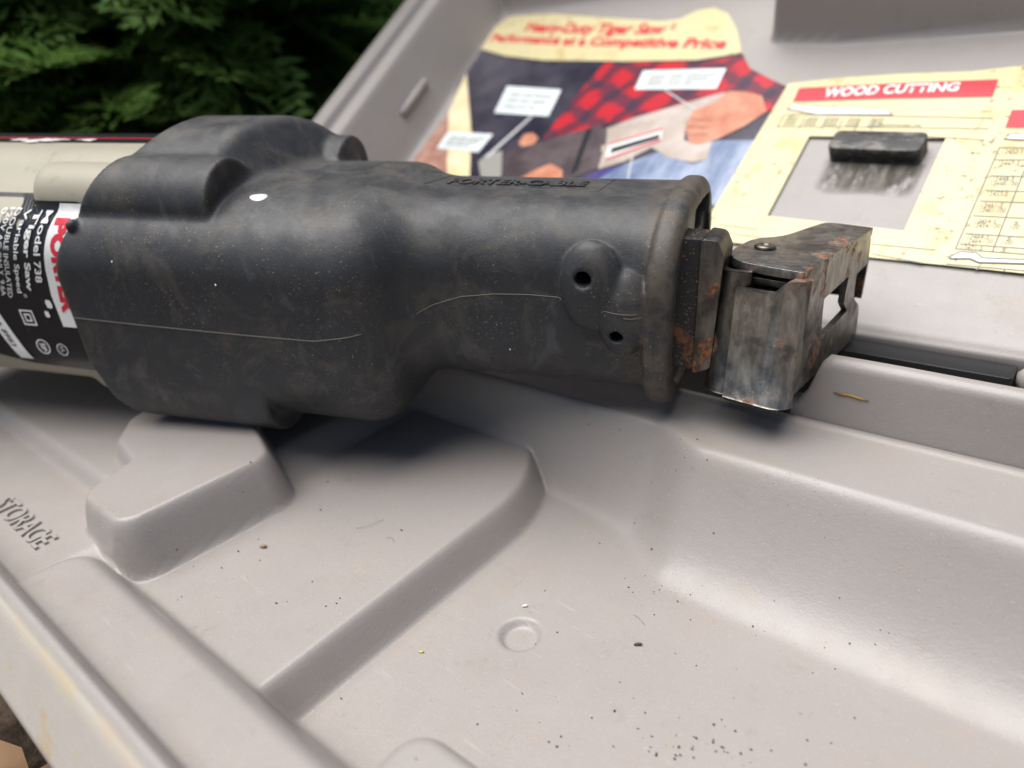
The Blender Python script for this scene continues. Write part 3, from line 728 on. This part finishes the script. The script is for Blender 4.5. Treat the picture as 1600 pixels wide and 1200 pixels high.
def draped_path(pts, fn, axis=2, sgn=1, off=.0, n=60):
    pts = np.array(pts, float); t = np.linspace(0, len(pts)-1, n)
    i, j = [k for k in range(3) if k != axis]
    P = np.zeros((n, 3)); P[:, i] = np.interp(t, range(len(pts)), pts[:, 0]); P[:, j] = np.interp(t, range(len(pts)), pts[:, 1])
    return sawp(drape(fn, P, axis, sgn, off))
# mould seams along the boot
ms = flat('seam_rubber', (.10, .088, .07), .6)
V, F = tube(draped_path([(-20.0, -1.68), (-17, -1.75), (-13, -1.8), (-10.5, -1.8), (-8.9, -1.5)], boot_sdf), .022, 5); obj('mould_seam', V, F, ms, boot)
V, F = tube(draped_path([(-7.6, -1.3), (-7.0, -.98), (-6.1, -.66), (-5.0, -.5), (-3.9, -.45), (-2.9, -.48)], boot_sdf), .02, 5); obj('mould_seam', V, F, ms, boot)
V, F = tube(draped_path([(-1.6, -.6), (-1.1, -.62), (-.6, -.64)], boot_sdf, n=20), .018, 5); obj('mould_seam', V, F, ms, boot)
V, F = tube(draped_path([(-1.0, -.74), (-.8, -.76), (-.5, -.75)], boot_sdf, n=20), .02, 5); obj('mould_seam', V, F, ms, boot)
# raised name on the upper side of the nose
def raised(name, s, u0, u1, w0, w1, parent, mat):
    V, F, w = text_mesh(s, .02, .1, .1, .25)
    P = np.zeros((len(V), 3)); P[:, 0] = u0+V[:, 0]/w*(u1-u0); P[:, 2] = w0+V[:, 1]*(w1-w0)
    Q = drape(boot_sdf, P, 1, -1); Q[:, 1] += np.where(V[:, 2] > 0, .055, -.05)
    return obj(name, sawp(Q), F, mat, parent, False)
raised('raised_lettering', 'PORTER-CABLE', -7.4, -2.75, .1, .72, boot, M['rubber'])
fr_ = [(-8.1, -.3), (-2.3, -.3), (-2.0, 1.15), (-7.6, 1.15), (-8.1, -.3)]
V, F = tube(draped_path(fr_, boot_sdf, 1, -1, n=90), .022, 6); obj('raised_frame', V, F, M['rubber'], boot)
# flecks stuck on the boot
V, F = prism([(.33*math.cos(t), .13*math.sin(t)*(1+.25*math.cos(t+.6))) for t in np.linspace(0, 6.0, 22)],
             lambda a, b, c: sawp(drape(boot_sdf, [[-12.75+a*.95-b*.2, 0, -2.55+b*1.6]], 1, -1)[0]+np.array([0, c, 0])), 0, .03)
obj('white_fleck', V, F, M['white'], boot)
for (u_, v_, r_) in ((-17.4, .45, .03), (-13.6, -.1, .035), (-4.6, -2.35, .025)):
    V, F = lathe([(.3*r_, 0), (r_, .3*r_), (.6*r_, .8*r_)], lambda a, b, c: drape(boot_sdf, [[u_+a, v_+b*1.3, 0]], 2, 1)[0]-np.array([0, 0, c]), 7)
    obj('white_fleck', sawp(V), F, M['white'], boot)
# nameplate
def plate_mat():
    n = N('nameplate_black'); c = n.mix(n.noise(.8, 4), (.008, .009, .011), (.018, .018, .02))
    c = n.mix(n.math('MULTIPLY', n.noise(2.2, 7, .75, .62, .72), .6), c, (.12, .10, .08))
    return n.out(c, .3, 0, .5)
NP = rounded([(-18.8, 2.08), (-27.5, 2.08), (-27.5, -3.1), (-24.6, -3.6), (-23.0, -3.95), (-18.8, -4.05)], .3)
plate = draped_patch('nameplate', NP, housing_sdf, 2, 1, .05, plate_mat(), hous, .16)
draped_patch('white_band', [(-19.75, 2.02), (-20.1, 1.2), (-20.5, 0), (-20.7, -1.0), (-20.7, -2.2), (-18.8, -2.2), (-18.8, 2.02)], housing_sdf, 2, 1, .068, M['white'], plate, .16)
draped_patch('white_strip', [(-23.7, -.6), (-23.55, -1.6), (-23.2, -2.7), (-22.8, -3.7), (-23.4, -3.7), (-23.8, -2.8), (-24.2, -1.6), (-24.35, -.6)], housing_sdf, 2, 1, .068, M['white'], plate, .16)
def engrave(s, u0, v0, size, length, mat, bold=0.0, name='lettering', slant=0.0, lift=.085):
    V, F, w = text_mesh(s, bold, 0, 0, .35)
    P = np.zeros((len(V), 3)); tx = V[:, 0]/w*length
    P[:, 0] = u0+V[:, 1]*size+slant*tx; P[:, 1] = v0-tx
    return obj(name, sawp(drape(housing_sdf, P, 2, 1, lift)), F, mat, plate)
SL = -.36
engrave('PORTER', -19.85, 1.55, .6, 3.2, M['red'], .06, 'red_lettering', -.20, .085)
engrave('Model 738', -20.32, 1.75, .29, 2.3, M['white'], .015, slant=SL)
engrave('Tiger Saw', -20.82, 1.75, .34, 2.65, M['white'], .03, slant=SL)
engrave('\u00ae', -21.93, -1.02, .14, .14, M['white'])
engrave('Variable Speed', -21.25, 1.75, .28, 2.75, M['white'], .01, slant=SL)
engrave('DOUBLE INSULATED', -21.62, 1.75, .21, 2.95, M['white'], slant=SL)
engrave('120V AC ONLY  9.6A', -21.92, 1.75, .21, 2.9, M['white'], slant=SL)
engrave('0-2600 SPM', -22.22, 1.75, .21, 1.75, M['white'], slant=SL)
engrave('SER. 765 A 8983', -24.25, -.8, .26, 2.4, M['navy'], 0, 'serial_lettering', .30, .085)
def ring(name, cu, cv, r, w, mat, su=1.0):
    o = [(cu+su*r*math.cos(t), cv+r*math.sin(t)) for t in np.linspace(0, 2*math.pi, 29)]
    segs = []
    for i in range(28):
        a, b = np.array(o[i]), np.array(o[i+1]); c = np.array([cu, cv]); segs.append([tuple(a), tuple(b), tuple(c+(b-c)*(1-w)), tuple(c+(a-c)*(1-w))])
    V, F = densify(segs, .5); P = np.zeros((len(V), 3)); P[:, :2] = V[:, :2]
    return obj(name, sawp(drape(housing_sdf, P, 2, 1, .085)), F, mat, plate)
def frame_mark(name, cu, cv, s, w, mat):
    segs = []
    o = [(-s, -s), (s, -s), (s, s), (-s, s)]
    for i in range(4):
        a, b = np.array(o[i]), np.array(o[(i+1) % 4]); segs.append([tuple(a+(cu, cv)), tuple(b+(cu, cv)), tuple(b*(1-w)+(cu, cv)), tuple(a*(1-w)+(cu, cv))])
    V, F = densify(segs, .5); P = np.zeros((len(V), 3)); P[:, :2] = V[:, :2]
    return obj(name, sawp(drape(housing_sdf, P, 2, 1, .085)), F, mat, plate)
frame_mark('square_mark', -22.15, -1.95, .30, .2, M['white']); frame_mark('square_mark', -22.15, -1.95, .15, .4, M['white'])
ring('round_mark', -22.0, -3.1, .30, .16, M['white']); engrave('SP', -22.12, -2.95, .24, .34, M['white'], .02)
ring('round_mark', -21.15, -3.15, .24, .14, M['white']); engrave('UL', -21.23, -3.03, .16, .24, M['white'])
for (u_, v_, a_) in ((-20.95, -1.35, .17), (-21.2, -1.75, .13)):
    draped_patch('worn_spot', [(u_+a_*.8*math.cos(t), v_+a_*1.3*math.sin(t)*(1+.3*math.cos(2*t))) for t in np.linspace(0, 6, 9)], housing_sdf, 2, 1, .085, M['white'], plate)
# striped sticker on the upper side of the housing
st = draped_patch('side_sticker', [(-30, .35), (-18.5, .35), (-18.5, 2.6), (-30, 2.6)], housing_sdf, 1, -1, .03, M['navy'], hous, .5)
draped_patch('red_stripe', [(-30, .95), (-18.5, .95), (-18.5, 1.08), (-30, 1.08)], housing_sdf, 1, -1, .045, M['red'], st, .5)
def torn(k):
    cu, cw = rng.uniform(-25.2, -21.5), rng.uniform(.3, 1.0)
    pts = [(cu+rng.uniform(.15, .75)*math.cos(t), cw+rng.uniform(.06, .28)*math.sin(t)) for t in np.linspace(0, 5.9, 9)]
    draped_patch('torn_scrap', pts, housing_sdf, 1, -1, .05+.03*rng.random(), M['white'], st, .3)
for k in range(7): torn(k)

# ---------------- shoe assembly at the nose ----------------
shB = np.array([3.5715, .427, -2.9623]); shF = np.array([.4018, -.1068, .9095]); shV = np.array([.0144, .9938, .1103]); shN = np.array([.9156, .0312, -.4008])
K_ = 19.2/21.5
def shp(f, y, n): return sawp(shB+(f*shF+y*shV+n*shN)*K_)
TH = .22
# front plate with its opening
outer = rounded([(0, .0), (7.3, .18), (7.65, -.95), (6.25, -1.1), (6.45, -2.05), (7.5, -2.6), (7.95, -3.95), (.1, -4.15)], [.05, .3, .35, .15, .5, .25, .3, .05])
def plate_with_hole(outer, hole, fr, t0, t1):
    bm = bmesh.new()
    for z in (t0, t1):
        vo = [bm.verts.new((a, b, z)) for a, b in outer]; vh = [bm.verts.new((a, b, z)) for a, b in hole]
        es = [bm.edges.new((vo[i], vo[(i+1) % len(vo)])) for i in range(len(vo))]+[bm.edges.new((vh[i], vh[(i+1) % len(vh)])) for i in range(len(vh))]
        bmesh.ops.triangle_fill(bm, use_beauty=True, use_dissolve=False, edges=es)
        if z == t0: lo = vo, vh
        else:
            for A, B in zip(lo, (vo, vh)):
                for i in range(len(A)):
                    j = (i+1) % len(A); bm.faces.new((A[i], A[j], B[j], B[i]))
    bmesh.ops.recalc_face_normals(bm, faces=bm.faces); bm.verts.index_update()
    V = np.array([fr(*v.co) for v in bm.verts]); F = [[v.index for v in f.verts] for f in bm.faces]; bm.free(); return V, F
hole_ = rounded([(2.75, -1.2), (5.3, -.95), (5.25, -1.95), (5.9, -2.4), (3.15, -2.75)], .12)
shoe = sharp(obj('shoe', *plate_with_hole(outer, hole_, lambda a, b, c: shp(a, b, c), -TH, 0), M['steel'], saw), 40)
# rounded bend into the near side flange
def bent(prof, y0, y1, fr, name, mat, parent, th=TH, cap=0.0):
    """profile path (f, n) swept up the plate, with thickness"""
    p = np.array(prof, float); d = np.gradient(p, axis=0); nn = np.stack([-d[:, 1], d[:, 0]], -1); nn /= np.linalg.norm(nn, axis=1)[:, None]
    loop = np.concatenate([p, (p+nn*th)[::-1]])
    y1f = y1 if callable(y1) else (lambda a, b: y1)
    ys = [y0, y0+.05, lambda a, b: y1f(a, b)-.05, y1f]; V = []
    for k, y in enumerate(ys):
        c = loop.copy()
        if k in (0, 3): c = np.concatenate([p+nn*.05, (p+nn*(th-.05))[::-1]])
        V += [fr(a, (y(a, b) if callable(y) else y), b) for a, b in c]
    n = len(loop); F = [(k*n+i, k*n+(i+1) % n, (k+1)*n+(i+1) % n, (k+1)*n+i) for k in range(3) for i in range(n)]
    m = n//2
    for k in (0, 3):
        for i in range(m-1):
            q = (k*n+i, k*n+i+1, k*n+n-2-i, k*n+n-1-i); F.append(q if k else q[::-1])
    bm = bmesh.new(); bv = [bm.verts.new(v) for v in V]
    for f in F: bm.faces.new([bv[i] for i in f])
    bmesh.ops.recalc_face_normals(bm, faces=bm.faces); bm.verts.index_update()
    FF = [[v.index for v in f.verts] for f in bm.faces]; bm.free()
    return sharp(obj(name, V, FF, mat, parent), 50)
arc = lambda cx, cy, r, t0, t1, n=9: [(cx+r*math.cos(t), cy+r*math.sin(t)) for t in np.linspace(t0, t1, n)]
R_ = .42
bent([(.46, 0.0)]+arc(R_, -R_, R_, math.pi/2, math.pi, 9)+[(0, -.55), (0, -.7), (0, -.9), (0, -1.4), (0, -1.85)], -4.2, lambda a, b: -.46+.46*float(sst((b+.75)/.55)), lambda a, y, b: shp(a, y, b+.003), 'side_flange', M['steel'], shoe, -TH)
# upper ear, bent over from the front plate
def ear():
    pts = rounded([(.25, .02), (.25, -1.0), (.35, -2.2), (1.3, -2.85), (3.4, -2.95), (4.4, -2.2), (7.5, -1.75), (7.45, .02)], [.1, .3, .8, .7, .6, .5, .5, .2], 6)
    V, F = prism(pts, lambda a, b, c: shp(a, c+.025*a-.06, b), .0, .27, .09, 3)
    sharp(obj('upper_ear', V, F, M['steel'], shoe), 50)
ear()
V, F = lathe([(.36, 0), (.36, .05), (.30, .10), (.16, .11), (.14, .05), (.01, .05)], lambda a, b, c: shp(2.35+a, .30+c, -2.05+b), 24); obj('rivet', V, F, M['steel2'], shoe)
bent([(7.75, -.05), (7.72, -.6), (7.6, -1.2)], -2.4, -.9, shp, 'rear_flange', M['steel2'], shoe, .2)
# pivot bracket behind the shoe
br = bent([(.3, -1.6)]+arc(.62, -2.1, .5, math.pi*.95, math.pi*1.5, 7)+[(2.5, -2.62), (4.6, -2.62)], -4.2, .0, lambda a, y, b: shp(a+.0, y, b), 'pivot_bracket', M['steel2'], saw, -.2)
V, F = prism(rounded([(.35, -.35), (.35, -2.1), (1.0, -2.75), (4.4, -2.7), (4.4, -.35)], [.3, .5, .4, .1, .3]), lambda a, b, c: shp(a, c, b), -.42, -.20, .06, 2); sharp(obj('bracket_ear', V, F, M['steel2'], br), 50)
V, F = prism(rounded([(.15, -.2), (.15, -2.0), (.9, -2.7), (4.4, -2.65), (4.4, -.3)], [.4, .6, .5, .1, .3]), lambda a, b, c: shp(a, c, b), -4.52, -4.28, .08, 2); sharp(obj('bracket_ear', V, F, M['black'], br), 50)
# support bar coming out of the nose
V, F = prism(rounded([(-.3, 1.30), (1.45, 1.24), (1.45, -2.85), (-.3, -2.6)], .12), lambda a, b, c: sawp(a+.2*c, b, c), -2.3, -1.35, .07, 2); sharp(obj('support_bar', V, F, M['bar'], saw), 50)
V, F = prism(rounded([(1.4, 1.28), (1.85, 1.22), (2.05, .8), (1.95, -2.75), (1.45, -2.95)], .12), lambda a, b, c: sawp(a+.2*c, b, c), -2.36, -1.2, .07, 2); sharp(obj('support_flange', V, F, M['steel2'], saw), 50)
V, F = prism(rounded([(-.2, -.3), (3.3, -.35), (3.3, -2.3), (-.2, -2.3)], .15), lambda a, b, c: sawp(a, b, c), -.6, .1, .06, 2); sharp(obj('bracket_arm', V, F, M['steel2'], saw), 50)

# ---------------- grit, dust and fibres lying in the tray ----------------
def grit():
    def crumbs(name, label, spots, mat, smin_, smax_):
        V = []; F = []
        for x, y in spots:
            z = float(tray_h(np.array(x), np.array(y))); s = rng.uniform(smin_, smax_)**1; k = len(V)
            q = rng.normal(size=(6, 3))*.25
            for i, d in enumerate(((1, 0, 0), (-1, 0, 0), (0, 1, 0), (0, -1, 0), (0, 0, 1), (0, 0, -1))):
                p = np.array(d)*(1, rng.uniform(.5, 1), .6)+q[i]; V.append((x+p[0]*s, y+p[1]*s, z+s*.45+p[2]*s))
            F += [(k+a, k+b, k+c) for a, b, c in ((0, 2, 4), (2, 1, 4), (1, 3, 4), (3, 0, 4), (2, 0, 5), (1, 2, 5), (3, 1, 5), (0, 3, 5))]
        return tag(obj(name, V, F, mat, None, False), label, 'grit', kind='stuff')
    def cloud(n, cx, cy, sx, sy, rot=0):
        a = rng.normal(size=(n, 2))*(sx, sy); c, s = math.cos(rot), math.sin(rot)
        return [(cx+p*c-q*s, cy+p*s+q*c) for p, q in a]
    uni = lambda n, x0, x1, y0, y1: list(zip(rng.uniform(x0, x1, n), rng.uniform(y0, y1, n)))
    ok = lambda L: [(x, y) for x, y in L if -40 < x < 6 and 2.4 < y < 19.8]
    dark = cloud(60, -5.2, 10.3, .9, .75, .9)+cloud(45, -5.0, 10.2, 1.8, 1.6)+uni(60, -14, -2, 5, 17)+uni(25, -21, -14, 5, 12)+cloud(10, -8.3, 14.4, .4, .3)+cloud(7, -9.3, 17.2, .6, .4)+cloud(8, -12.5, 18.0, 1.0, .3)
    crumbs('dark_grit', 'dark brown and black crumbs scattered over the tray floor', ok(dark), flat('dark_grit', (.05, .034, .022), .8, .6), .008, .042)
    pale = uni(1100, -22, 4, 4.5, 18.5)+cloud(250, -9.6, 16.8, .35, 1.0)+cloud(160, -8.0, 14.4, .45, .5)+cloud(120, -22.9, 5.2, .5, .15)+cloud(220, -5.5, 16.9, 2.4, .3, -.02)+cloud(70, -5.0, 10.3, 1.1, .9, .9)+uni(260, -14, 0, 5, 18)+cloud(60, -8.2, 14.6, .6, .7)+cloud(70, -6.2, 16.5, 1.6, .4, -.05)+cloud(40, -13.1, 10, .5, 2.5)+cloud(45, -10.8, 10.8, .3, .3)+uni(120, -22, -14, 4.6, 13)+cloud(50, -22.6, 4.9, .6, .12)+cloud(40, -9.2, 17.0, .3, .5)
    crumbs('pale_sawdust', 'pale tan sawdust specks scattered over the tray floor', ok(pale), flat('pale_dust', (.52, .42, .27), .8, .35), .004, .019)
    # a few hairs and a wisp of fibre
    Vs = []; Fs = []
    for (x, y, l, a, bend) in ((-17.2, 10.4, .9, .6, .5), (-15.6, 10.6, .35, 2.2, .9), (-8.1, 13.0, .5, 2.6, .2)):
        pts = []
        for t in np.linspace(0, 1, 9):
            th = a+bend*t; pts.append((x+l*t*math.cos(th), y+l*t*math.sin(th)))
        P = [(p, q, float(tray_h(np.array(p), np.array(q)))+.02+.05*math.sin(3.1*i/8)) for i, (p, q) in enumerate(pts)]
        V, F = tube(P, .005, 4); k = len(Vs); Vs += V.tolist(); Fs += [[i+k for i in f] for f in F]
    tag(obj('fibre_wisps', Vs, Fs, flat('fibre', (.16, .12, .08), .7)), 'thin stray hairs and fibres lying in the tray', 'fibres', kind='stuff')
    for (x, y, s, lab, c) in ((-19.0, 8.1, .14, 'small tan seed husk on the raised platform beside the saw rest block', (.30, .21, .11)),
                              (-7.9, 12.3, .12, 'small speckled brown seed lying on the tray floor', (.10, .07, .035)),
                              (-11.35, 11.7, .10, 'tiny white chip beside the round dimple', (.8, .78, .72)),
                              (-12.6, 8.7, .08, 'tiny yellow crumb at the foot of the platform edge', (.62, .45, .12))):
        V, F = lathe([(.02*s, -s), (.3*s, -.75*s), (.48*s, -.1*s), (.36*s, .6*s), (.04*s, s)],
                     lambda a, b, c: (x+c*.8+a*.3, y+c*.5-a*.6, float(tray_h(np.array(x), np.array(y)))+.45*s+b+.15*c), 8)
        V = V+rng.normal(size=V.shape)*s*.06
        tag(obj('seed' if 'seed' in lab else 'crumb', V, F, flat('crumb_'+lab[:10], c, .7, .4)), lab, 'seed' if 'seed' in lab else 'crumb')
grit()

# ---------------- conifers behind ----------------
def foliage_mat(name, c1, c2):
    n = N(name); c = n.mix(n.noise(.06, 3, .6, .35, .65), c1, c2); c = n.mix(n.noise(.9, 2), tuple(x*.75 for x in c1), c)
    m = n.out(c, .55, 0, .3); t = n.t
    tr = t.nodes.new('ShaderNodeBsdfTranslucent'); mx = t.nodes.new('ShaderNodeMixShader'); mx.inputs[0].default_value = .4
    t.links.new(c, tr.inputs['Color']); t.links.new(n.b.outputs[0], mx.inputs[1]); t.links.new(tr.outputs[0], mx.inputs[2])
    t.links.new(mx.outputs[0], t.nodes['Material Output'].inputs['Surface']); return m
FM = [foliage_mat('cedar_leaf', (.095, .19, .04), (.155, .265, .06)), foliage_mat('cedar_leaf_dark', (.07, .15, .036), (.112, .21, .05))]
bark = flat('cedar_bark', (.055, .034, .022), .85, .4)
def frond_template(seed):
    """one flat spray: a spine, alternate side twigs, scale-leaf blades on each"""
    r = np.random.default_rng(seed); V = []; F = []
    def blade(p, d, l, w):
        d = d/np.linalg.norm(d); s = np.array([-d[1], d[0], 0])*w; k = len(V); z = r.normal()*.03
        V.extend([p, p+d*l*.45+s+(0, 0, z), p+d*l, p+d*l*.45-s-(0, 0, z)]); F.append((k, k+1, k+2, k+3))
    L = 12.0; nb = 12
    for i in range(nb):
        t = (i+1)/(nb+.5); c = np.array([L*t, .35*math.sin(2*t+seed), -1.6*t*t])
        bl = 4.6*(1-t)**.7*(.55+.9*t)+.9
        for sgn in (-1, 1):
            a = sgn*(.75+.15*r.normal()); d = np.array([math.cos(a), math.sin(a), -.12]); m = max(3, int(bl/.62))
            for j in range(m):
                s_ = (j+.4)/m; p = c+d*bl*s_*(1+.0)+np.array([bl*s_*s_*.12, 0, -.18*s_*s_*bl*.3])
                bl2 = (1.35*(1-s_)+.5)*r.uniform(.8, 1.15)
                for q in (-1, 1):
                    b = a+q*(.65+.15*r.normal()); blade(p, np.array([math.cos(b), math.sin(b), r.normal()*.12]), bl2*1.25, .13)
            blade(c+d*bl*.9, d, .9, .18)
    blade(np.array([L*.9, 0, -1.4]), np.array([1., 0, -.2]), 1.8, .2)
    return np.array(V), np.array(F)
TPL = [frond_template(s) for s in (1, 2, 3, 4)]
def cedar(x, y, hgt, rad, nf, label, mat, seed, face):
    r = np.random.default_rng(seed)
    t = thing('cedar_tree', label, 'tree', (x, y, -3), 'cedars behind the case')
    pth = [(x+.6*math.sin(h*.05+seed), y+.6*math.cos(h*.04), -3+h) for h in np.linspace(-.5, hgt*.95, 10)]
    V, F = tube(pth, np.linspace(2.6, .3, 10), 10); obj('trunk', V, F, bark, t)
    Vs = []; Fs = []; k = 0; LV = []; LF = []; lk = 0
    for i in range(nf):
        h = hgt*r.uniform(.0, .97)**1.15; R = rad*(1-h/hgt)**.6*r.uniform(.45, 1.0)+1
        az = face+r.normal()*1.15; lift = r.uniform(-.5, .25)
        d = np.array([math.cos(az)*math.cos(lift), math.sin(az)*math.cos(lift), math.sin(lift)])
        up = np.array([0, 0, 1.])+r.normal(size=3)*.45; s = np.cross(up, d); s /= np.linalg.norm(s); n = np.cross(d, s)
        tv, tf = TPL[r.integers(4)]; q = r.uniform(.9, 1.7)
        o = np.array([x+math.cos(az)*R, y+math.sin(az)*R, -3+h])
        Vs.append(o+q*(tv[:, :1]*d+tv[:, 1:2]*s+tv[:, 2:]*n)); Fs.append(tf+k); k += len(tv)
        if i % 5 == 0:
            p0 = np.array([x, y, -3+max(0, h-4)]); V, F = tube([p0, (p0+o)/2+(0, 0, .8), o, o+d*q*6], [.45, .32, .2, .05], 5); LV.append(V); LF += [[a+lk for a in f] for f in F]; lk += len(V)
    # small sprigs filling the inside of the crown
    m = 1500; h = hgt*r.uniform(0, .95, m); az = face+r.normal(size=m)*1.5; R = (rad*(1-h/hgt)**.6)*np.sqrt(r.uniform(.05, .75, m))
    cen = np.stack([x+np.cos(az)*R, y+np.sin(az)*R, -3+h], -1); A = r.normal(size=(m, 3)); A /= np.linalg.norm(A, axis=1)[:, None]
    B = np.cross(A, r.normal(size=(m, 3))); B /= np.linalg.norm(B, axis=1)[:, None]; l = r.uniform(1.8, 4.2, m)[:, None]
    Vs.append(np.stack([cen-A*l, cen+B*l*.4, cen+A*l, cen-B*l*.4], 1).reshape(-1, 3)); Fs.append(np.arange(4*m).reshape(m, 4)+k)
    obj('crown', np.concatenate(Vs), np.concatenate(Fs), mat, t, False)
    obj('limbs', np.concatenate(LV), LF, bark, t)
cedar(-80, 34, 95, 20, 560, 'leafy green cedar at the far left behind the saw', FM[0], 11, -.45)
cedar(-78, 58, 100, 19, 430, 'dark cedar behind the saw between two leafier ones', FM[1], 12, -.7)
cedar(-66, 82, 100, 20, 430, 'dark green cedar whose foliage touches the raised lid edge', FM[1], 13, -.8)
cedar(-112, 10, 95, 22, 300, 'cedar beyond the left edge, its sprays just entering the picture', FM[0], 14, -.1)
cedar(-122, 62, 120, 34, 420, 'large shadowy cedar in the back row on the left', FM[1], 15, -.5)
cedar(-105, 112, 120, 34, 420, 'large shadowy cedar in the back row behind the lid corner', FM[1], 16, -.8)
